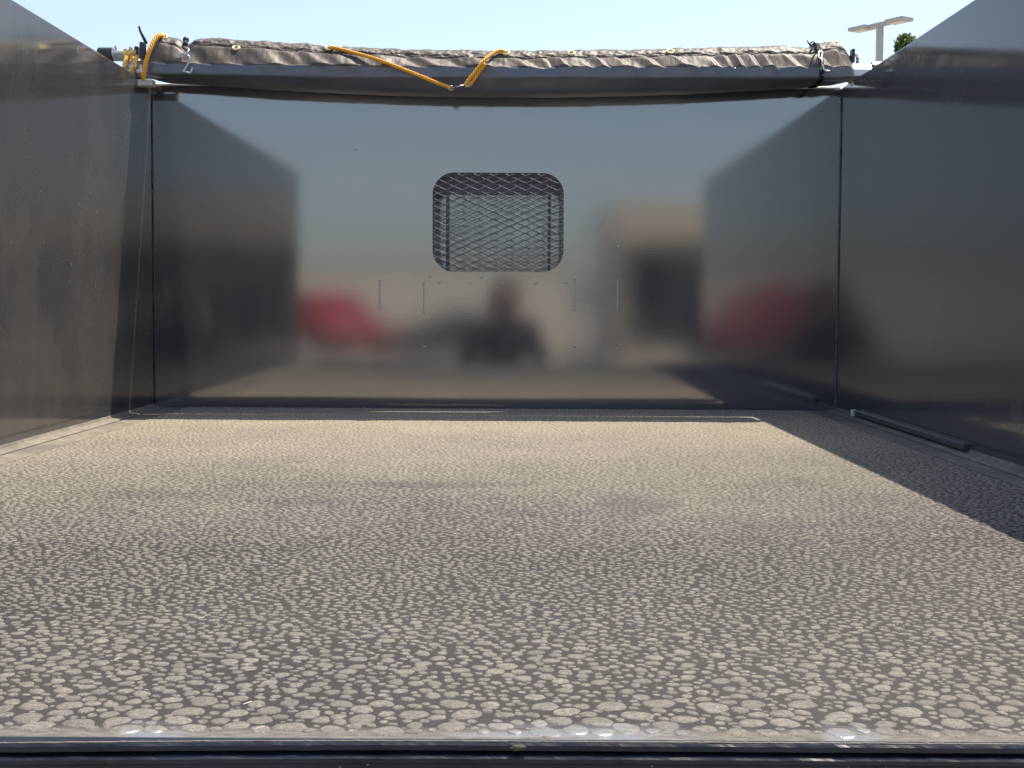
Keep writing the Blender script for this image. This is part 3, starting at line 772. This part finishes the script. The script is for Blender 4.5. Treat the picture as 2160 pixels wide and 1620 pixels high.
# ------------------------------------------------------------------ light pole and tree ahead
lp = tag(empty('light_pole', (P(1856, 60, 40).x, 40, GZ)), 'tall grey parking lot light pole with two flat lamp heads', 'light pole')
lx = lp.location.x; lz = P(1856, 52, 40).z
bm = bmesh.new(); box(bm, (lx-.09, 39.91, GZ), (lx+.09, 40.09, lz+.05), .012); obj('pole', bm, M_lamp, lp)
bm = bmesh.new(); box(bm, (lx-.25, 39.75, GZ), (lx+.25, 40.25, GZ+.7), .03); obj('pole_base', bm, M_ground, lp)
dv = Vector((1.15, -1.8, 0)).normalized(); sv = Vector((dv.y*-1, dv.x, 0))
def slab(c, L, W_, T, m, name, parent):
    bm = bmesh.new(); box(bm, (-L/2, -W_/2, -T/2), (L/2, W_/2, T/2), min(T, W_)*.2)
    for v in bm.verts: v.co = c+dv*v.co.x+sv*v.co.y+Vector((0, 0, v.co.z))
    return obj(name, bm, m, parent)
pc = Vector((lx, 40, lz))
slab(pc, .72, .13, .13, M_lamp, 'arm', lp)
for s in (-1, 1):
    lh = slab(pc+dv*s*.70, .66, .46, .11, M_lamp, 'lamp_head', lp)
    slab(pc+dv*s*.72+Vector((0, 0, -.062)), .46, .30, .012, M_lens, 'lamp_lens', None).parent = lh
def tree(loc, height, rad, label, seed, leaf=.16, nleaf=9000):
    rs = random.Random(seed); t = tag(empty('tree', loc), label, 'tree', 'trees around the lot'); L = Vector(loc)
    bm = bmesh.new(); tube(bm, spline([L, L+Vector((.1, .05, height*.3)), L+Vector((-.05, .1, height*.65)), L+Vector((.1, 0, height*.9))], 5), [.26-.23*i/15 for i in range(16)], 9); tr = obj('trunk', bm, M_bark, t, True)
    tips = []
    for k in range(16):
        a = k*2.4+rs.random(); z0 = height*(.25+.035*k); b0 = L+Vector((0, 0, z0)); out = rad*(.55+.4*rs.random())*(1-.45*k/16)
        e = b0+Vector((math.cos(a)*out, math.sin(a)*out, height*(.10+.12*rs.random())))
        bm = bmesh.new(); tube(bm, spline([b0, b0.lerp(e, .5)+Vector((0, 0, -.1)), e], 4), [.09-.009*i for i in range(9)], 6); obj('branch', bm, M_bark, t, True); tips += [e, b0.lerp(e, .6)]
    tips.append(L+Vector((0, 0, height*.93)))
    V = []; F = []
    clumps = [(p+Vector((rs.gauss(0, .35), rs.gauss(0, .35), rs.gauss(0, .3))), rs.uniform(.5, 1.0)*rad*.26) for p in tips for _ in range(4)]
    for i in range(nleaf):
        c, r = clumps[rs.randrange(len(clumps))]
        d = Vector((rs.gauss(0, 1), rs.gauss(0, 1), rs.gauss(0, .8))).normalized()*r*rs.random()**.4
        p = c+d; n_ = Vector((rs.gauss(0, 1), rs.gauss(0, 1), rs.gauss(.6, 1))).normalized(); u = n_.orthogonal().normalized()*leaf*rs.uniform(.5, 1); w = n_.cross(u)*.55
        o0 = len(V); V += [p-u, p-w*.9, p+u, p+w*.9]; F.append((o0, o0+1, o0+2, o0+3))
    me = bpy.data.meshes.new('crown'); me.from_pydata([tuple(v) for v in V], [], F); me.materials.append(M_leaf); link('crown', me, None, t)
    return t
tp = P(1930, 98, 33)
tree((tp.x, 33.5, GZ), tp.z-GZ-.15, 1.35, 'leafy green tree rising behind the right wall near the light pole', 3, .09, 50000)
tp = P(1806, 168, 30)
tree((tp.x, 30, GZ), tp.z-GZ-1.75, 1.3, 'smaller green tree showing under the roller tube at right', 5, .08, 26000)

# ------------------------------------------------------------------ the lot behind the camera, seen mirrored in the walls
def car(loc, ang, paint, label, prof, width=1.85, group='cars parked in the lot'):
    """prof: closed side outline (x forward, z up) in metres; lofted over the width with tumblehome"""
    c = tag(empty('parked_car', (0, 0, 0)), label, 'car', group)
    body, glass = prof
    def put(o): o.parent = c; o.matrix_parent_inverse = Matrix.Identity(4)
    bm = bmesh.new(); rows = []
    for w in (-1, -.93, -.6, 0, .6, .93, 1):
        k = abs(w); rows.append([bm.verts.new((x*(1-.03*(k > .9)), w*width/2*(1-.16*max(0, z-.95)/.6), z-(.03 if k > .99 else 0)*(z > .8)-.02*k*k*(z > 1.2))) for x, z in body])
    m = len(body)
    for a, b in zip(rows, rows[1:]):
        for i in range(m): bm.faces.new((a[i], a[(i+1) % m], b[(i+1) % m], b[i]))
    bm.faces.new(rows[0]); bm.faces.new(rows[-1])
    put(obj('body', bm, paint, None, True))
    for s in (-1, 1):
        for g in glass:
            bm = bmesh.new(); f = [bm.verts.new((x, s*(width/2*(1-.16*max(0, z-.95)/.6)+.012), z)) for x, z in g]; bm.faces.new(f)
            bmesh.ops.solidify(bm, geom=bm.faces[:], thickness=.01); put(obj('side_window', bm, M_darkglass))
        for x in (-1.35, 1.35):
            w_ = obj('wheel', tube(bmesh.new(), [(x, s*(width/2-.20), .34), (x, s*(width/2+.02), .34)], .34, 24), M_tyre); put(w_)
            r_ = obj('rim', tube(bmesh.new(), [(x, s*(width/2+.021), .34), (x, s*(width/2+.03), .34)], .21, 18), M_rim); r_.parent = w_
        bm = bmesh.new(); box(bm, (2.13, s*.6-.16, .72), (2.19, s*.6+.16, .84), .02); put(obj('headlight', bm, M_lens))
    c.location = loc; c.rotation_euler.z = ang
    return c
suv = ([(-2.15, .32), (-2.2, .75), (-2.1, 1.0), (-1.95, 1.45), (-1.7, 1.70), (-.6, 1.78), (.25, 1.70), (.85, 1.18), (1.55, 1.08), (2.05, .92), (2.2, .70), (2.17, .32)],
       [[(-1.75, 1.1), (-1.6, 1.58), (-.75, 1.64), (-.75, 1.1)], [(-.67, 1.1), (-.67, 1.64), (.15, 1.60), (.68, 1.13)]])
sedan = ([(-2.2, .30), (-2.25, .75), (-2.1, .98), (-1.5, 1.02), (-.95, 1.36), (-.2, 1.43), (.4, 1.36), (1.0, 1.0), (1.8, .88), (2.15, .72), (2.2, .30)],
         [[(-1.2, 1.04), (-.85, 1.30), (-.28, 1.36), (-.28, 1.02)], [(-.2, 1.02), (-.2, 1.36), (.36, 1.30), (.82, 1.0)]])
redcar = car((-5.1, -30, GZ), R(62), M_red, 'red car parked behind the photographer, mirrored at left in the front wall', suv)
redcar.scale = (1.05, 1.05, 1.10)
car((-1.6, -31.5, GZ), R(180), M_navy, 'dark sedan parked beside the red car, mirrored in the front wall', sedan)
car((6.9, -27, GZ), R(15), M_navy, 'dark car parked before the beige storefront, mirrored at right in the front wall', suv)
def building(name, label, x0, x1, y0, depth, h, m, dark, bays):
    b = tag(empty(name, ((x0+x1)/2, y0, GZ)), label, 'building', 'buildings behind the camera')
    bm = bmesh.new(); box(bm, (x0, y0-depth, GZ), (x1, y0, GZ+h)); obj('wall', bm, m, b)
    bm = bmesh.new(); box(bm, (x0-.15, y0+.002, GZ+h-dark[1]), (x1+.15, y0+.5, GZ+h+.15), .03); obj('fascia', bm, m, b)
    bm = bmesh.new(); box(bm, (x0-.1, y0-depth-.1, GZ+h+.001), (x1+.1, y0-.01, GZ+h+.12)); obj('roof', bm, m, b)
    n = bays; w = (x1-x0)/n
    for i in range(n):
        bm = bmesh.new(); box(bm, (x0+i*w+.25, y0+.003, GZ+dark[0]), (x0+(i+1)*w-.25, y0+.06, GZ+h-dark[1]-.15)); f = obj('window', bm, M_darkglass, b)
        bm = bmesh.new(); box(bm, (x0+i*w+.06, y0+.004, GZ+.0), (x0+i*w+.2, y0+.35, GZ+h-dark[1]-.002), .01); obj('column', bm, m, b)
    return b
building('storefront', 'beige storefront with deep fascia, mirrored at right in the front wall', 2.6, 22, -27.5, 9, 4.05, M_beige, (.5, .85), 6)
lowb = tag(empty('low_building', (-12, -40, GZ)), 'long low cream building, mirrored at left in the front wall', 'building', 'buildings behind the camera')
obj('wall', box(bmesh.new(), (-30, -50, GZ), (1.8, -40, GZ+3.0)), M_cream, lowb)
obj('coping', box(bmesh.new(), (-30.1, -50.1, GZ+3.001), (1.9, -39.9, GZ+3.15)), M_cream, lowb)
for i in range(7):
    x = -28+i*4.3; dr = obj('roller_door', box(bmesh.new(), (x, -39.999, GZ), (x+2.6, -39.95, GZ+2.4), .01), M_cream, lowb)

# bin added to block the red car's second reflection, over a dark mirrored shape
wb = tag(empty('added_bin', (-.52, -4.2, GZ)), 'added dark wheeled bin standing in for a dark shape mirrored left of the person', 'waste bin')
bm = bmesh.new(); lo = [(-.80, -4.5), (-.24, -4.5), (-.24, -3.92), (-.80, -3.92)]; hi = [(-.88, -4.58), (-.16, -4.58), (-.16, -3.84), (-.88, -3.84)]
a_ = [bm.verts.new((x, y, GZ+.12)) for x, y in lo]; b_2 = [bm.verts.new((x, y, GZ+.90)) for x, y in hi]
for i in range(4): bm.faces.new((a_[i], a_[(i+1) % 4], b_2[(i+1) % 4], b_2[i]))
bm.faces.new(a_); bm.faces.new(b_2); bmesh.ops.bevel(bm, geom=bm.edges[:], offset=.03, segments=2, affect='EDGES'); obj('bin_body', bm, M_navy, wb)
bm = bmesh.new(); box(bm, (-.91, -4.60, GZ+.901), (-.13, -3.80, GZ+.95), .02); obj('lid', bm, M_plastic, wb)
bm = bmesh.new(); tube(bm, [(-.80, -4.62, GZ+.87), (-.24, -4.62, GZ+.87)], .016, 8); obj('handle', bm, M_plastic, wb, True)
for x in (-.86, -.24):
    bm = bmesh.new(); tube(bm, [(x, -4.46, GZ+.10), (x+.06, -4.46, GZ+.10)], .10, 18); obj('wheel', bm, M_tyre, wb)
for x in (-.78, -.28):
    bm = bmesh.new(); box(bm, (x, -4.0, GZ), (x+.05, -3.95, GZ+.125)); obj('foot', bm, M_plastic, wb)
wb.location.x -= .12
# photographer
pe = tag(empty('person', (-.07, -.45, GZ)), 'person in dark clothes holding up a phone, mirrored in the front wall', 'person')
def skin(name, joints, edges, m, sub_=2):
    me = bpy.data.meshes.new(name); me.from_pydata([j[0] for j in joints], edges, []); o = bpy.data.objects.new(name, me); COL.objects.link(o)
    md = o.modifiers.new('skin', 'SKIN'); md.use_smooth_shade = True
    for i, j in enumerate(joints):
        sv_ = me.skin_vertices[0].data[i]; r = j[1]; sv_.radius = r if isinstance(r, tuple) else (r, r); sv_.use_root = (i == 0)
    s_ = o.modifiers.new('sub', 'SUBSURF'); s_.levels = sub_; s_.render_levels = sub_
    dg = bpy.context.evaluated_depsgraph_get(); new = bpy.data.meshes.new_from_object(o.evaluated_get(dg)); bpy.data.objects.remove(o)
    return new
hd = 1.56
J = [((0, 0, .88), (.16, .11)), ((0, .01, 1.04), (.14, .10)), ((0, .01, 1.24), (.165, .11)), ((0, 0, 1.37), (.12, .08)), ((0, .01, 1.43), .052), ((0, .02, 1.48), (.075, .088)), ((0, .02, 1.56), (.078, .096)), ((0, .01, 1.63), (.052, .062)),
     ((-.175, 0, 1.355), .065), ((-.235, .08, 1.12), .062), ((-.13, .27, 1.36), .040), ((-.07, .33, 1.42), .03),
     ((.175, 0, 1.355), .065), ((.235, .08, 1.12), .062), ((.13, .27, 1.36), .040), ((.07, .33, 1.42), .03),
     ((-.09, 0, .80), .09), ((-.10, .02, .46), .06), ((-.10, -.02, .09), .042), ((-.11, .12, .035), .036),
     ((.09, 0, .80), .09), ((.10, .02, .46), .06), ((.10, -.02, .09), .042), ((.11, .12, .035), .036)]
E = [(0, 1), (1, 2), (2, 3), (3, 4), (4, 5), (5, 6), (6, 7), (3, 8), (8, 9), (9, 10), (10, 11), (3, 12), (12, 13), (13, 14), (14, 15), (0, 16), (16, 17), (17, 18), (18, 19), (0, 20), (20, 21), (21, 22), (22, 23)]
M_cloth = simple('dark_clothing', (.045, .042, .05), .85, 0, .2, 12); M_skin = simple('skin', (.30, .19, .14), .5, 0, .08, 30); M_hair = simple('dark_hair', (.03, .022, .018), .5, 0, .3, 40)
M_jeans = simple('blue_jeans', (.05, .07, .12), .85, 0, .2, 40)
me = skin('body', J, E, None)
for m in (M_cloth, M_skin, M_jeans, M_tyre): me.materials.append(m)
for p in me.polygons:
    z = p.center.z; y = p.center.y
    p.material_index = 1 if ((z > 1.45 and y < .2) or (y > .285 and z > 1.3)) else (0 if z > .84 else (2 if z > .08 else 3)); p.use_smooth = True
bo = bpy.data.objects.new('body', me); COL.objects.link(bo); bo.parent = pe
# fingers
for s in (-1, 1):
    for k in range(4):
        jj = [((s*.075, .325, 1.435+.016*(k-1.5)), .010), ((s*.072, .345, 1.442+.019*(k-1.5)), .0095), ((s*.045, .352, 1.445+.019*(k-1.5)), .0085), ((s*.025, .350, 1.446+.019*(k-1.5)), .0075)]
        fm = skin('finger', jj, [(0, 1), (1, 2), (2, 3)], None, 1); fm.materials.append(M_skin); fo = bpy.data.objects.new('finger', fm); COL.objects.link(fo); fo.parent = pe
    jj = [((s*.07, .315, 1.41), .011), ((s*.065, .310, 1.44), .010), ((s*.045, .318, 1.465), .0085)]
    fm = skin('thumb', jj, [(0, 1), (1, 2)], None, 1); fm.materials.append(M_skin); fo = bpy.data.objects.new('thumb', fm); COL.objects.link(fo); fo.parent = pe
bm = bmesh.new(); bmesh.ops.create_uvsphere(bm, u_segments=24, v_segments=16, radius=1)
for v in bm.verts:
    k = 1+.06*mnoise.noise(v.co*4); v.co = Vector((v.co.x*(.105+.03*max(0, -v.co.z))*k, -.01+v.co.y*.11*k, 1.55+v.co.z*(.115 if v.co.z > 0 else .20)*k))
    if v.co.y > .05: v.co.y = .05+(v.co.y-.05)*.2; v.co.z = max(v.co.z, 1.60)
h_ = obj('hair', bm, M_hair, None, True); h_.parent = pe; h_.matrix_parent_inverse = Matrix.Identity(4)
for nm, pts, r in (('nose', [(0, .112, 1.56), (0, .128, 1.535)], [.008, .013]),):
    o_ = obj(nm, tube(bmesh.new(), pts, r, 8), M_skin, None, True); o_.parent = pe
ph = tag(obj('phone', box(bmesh.new(), (-.150, -.125, GZ+1.412), (.010, -.116, GZ+1.488), .004), M_plastic), 'black phone held up by the photographer', 'phone')
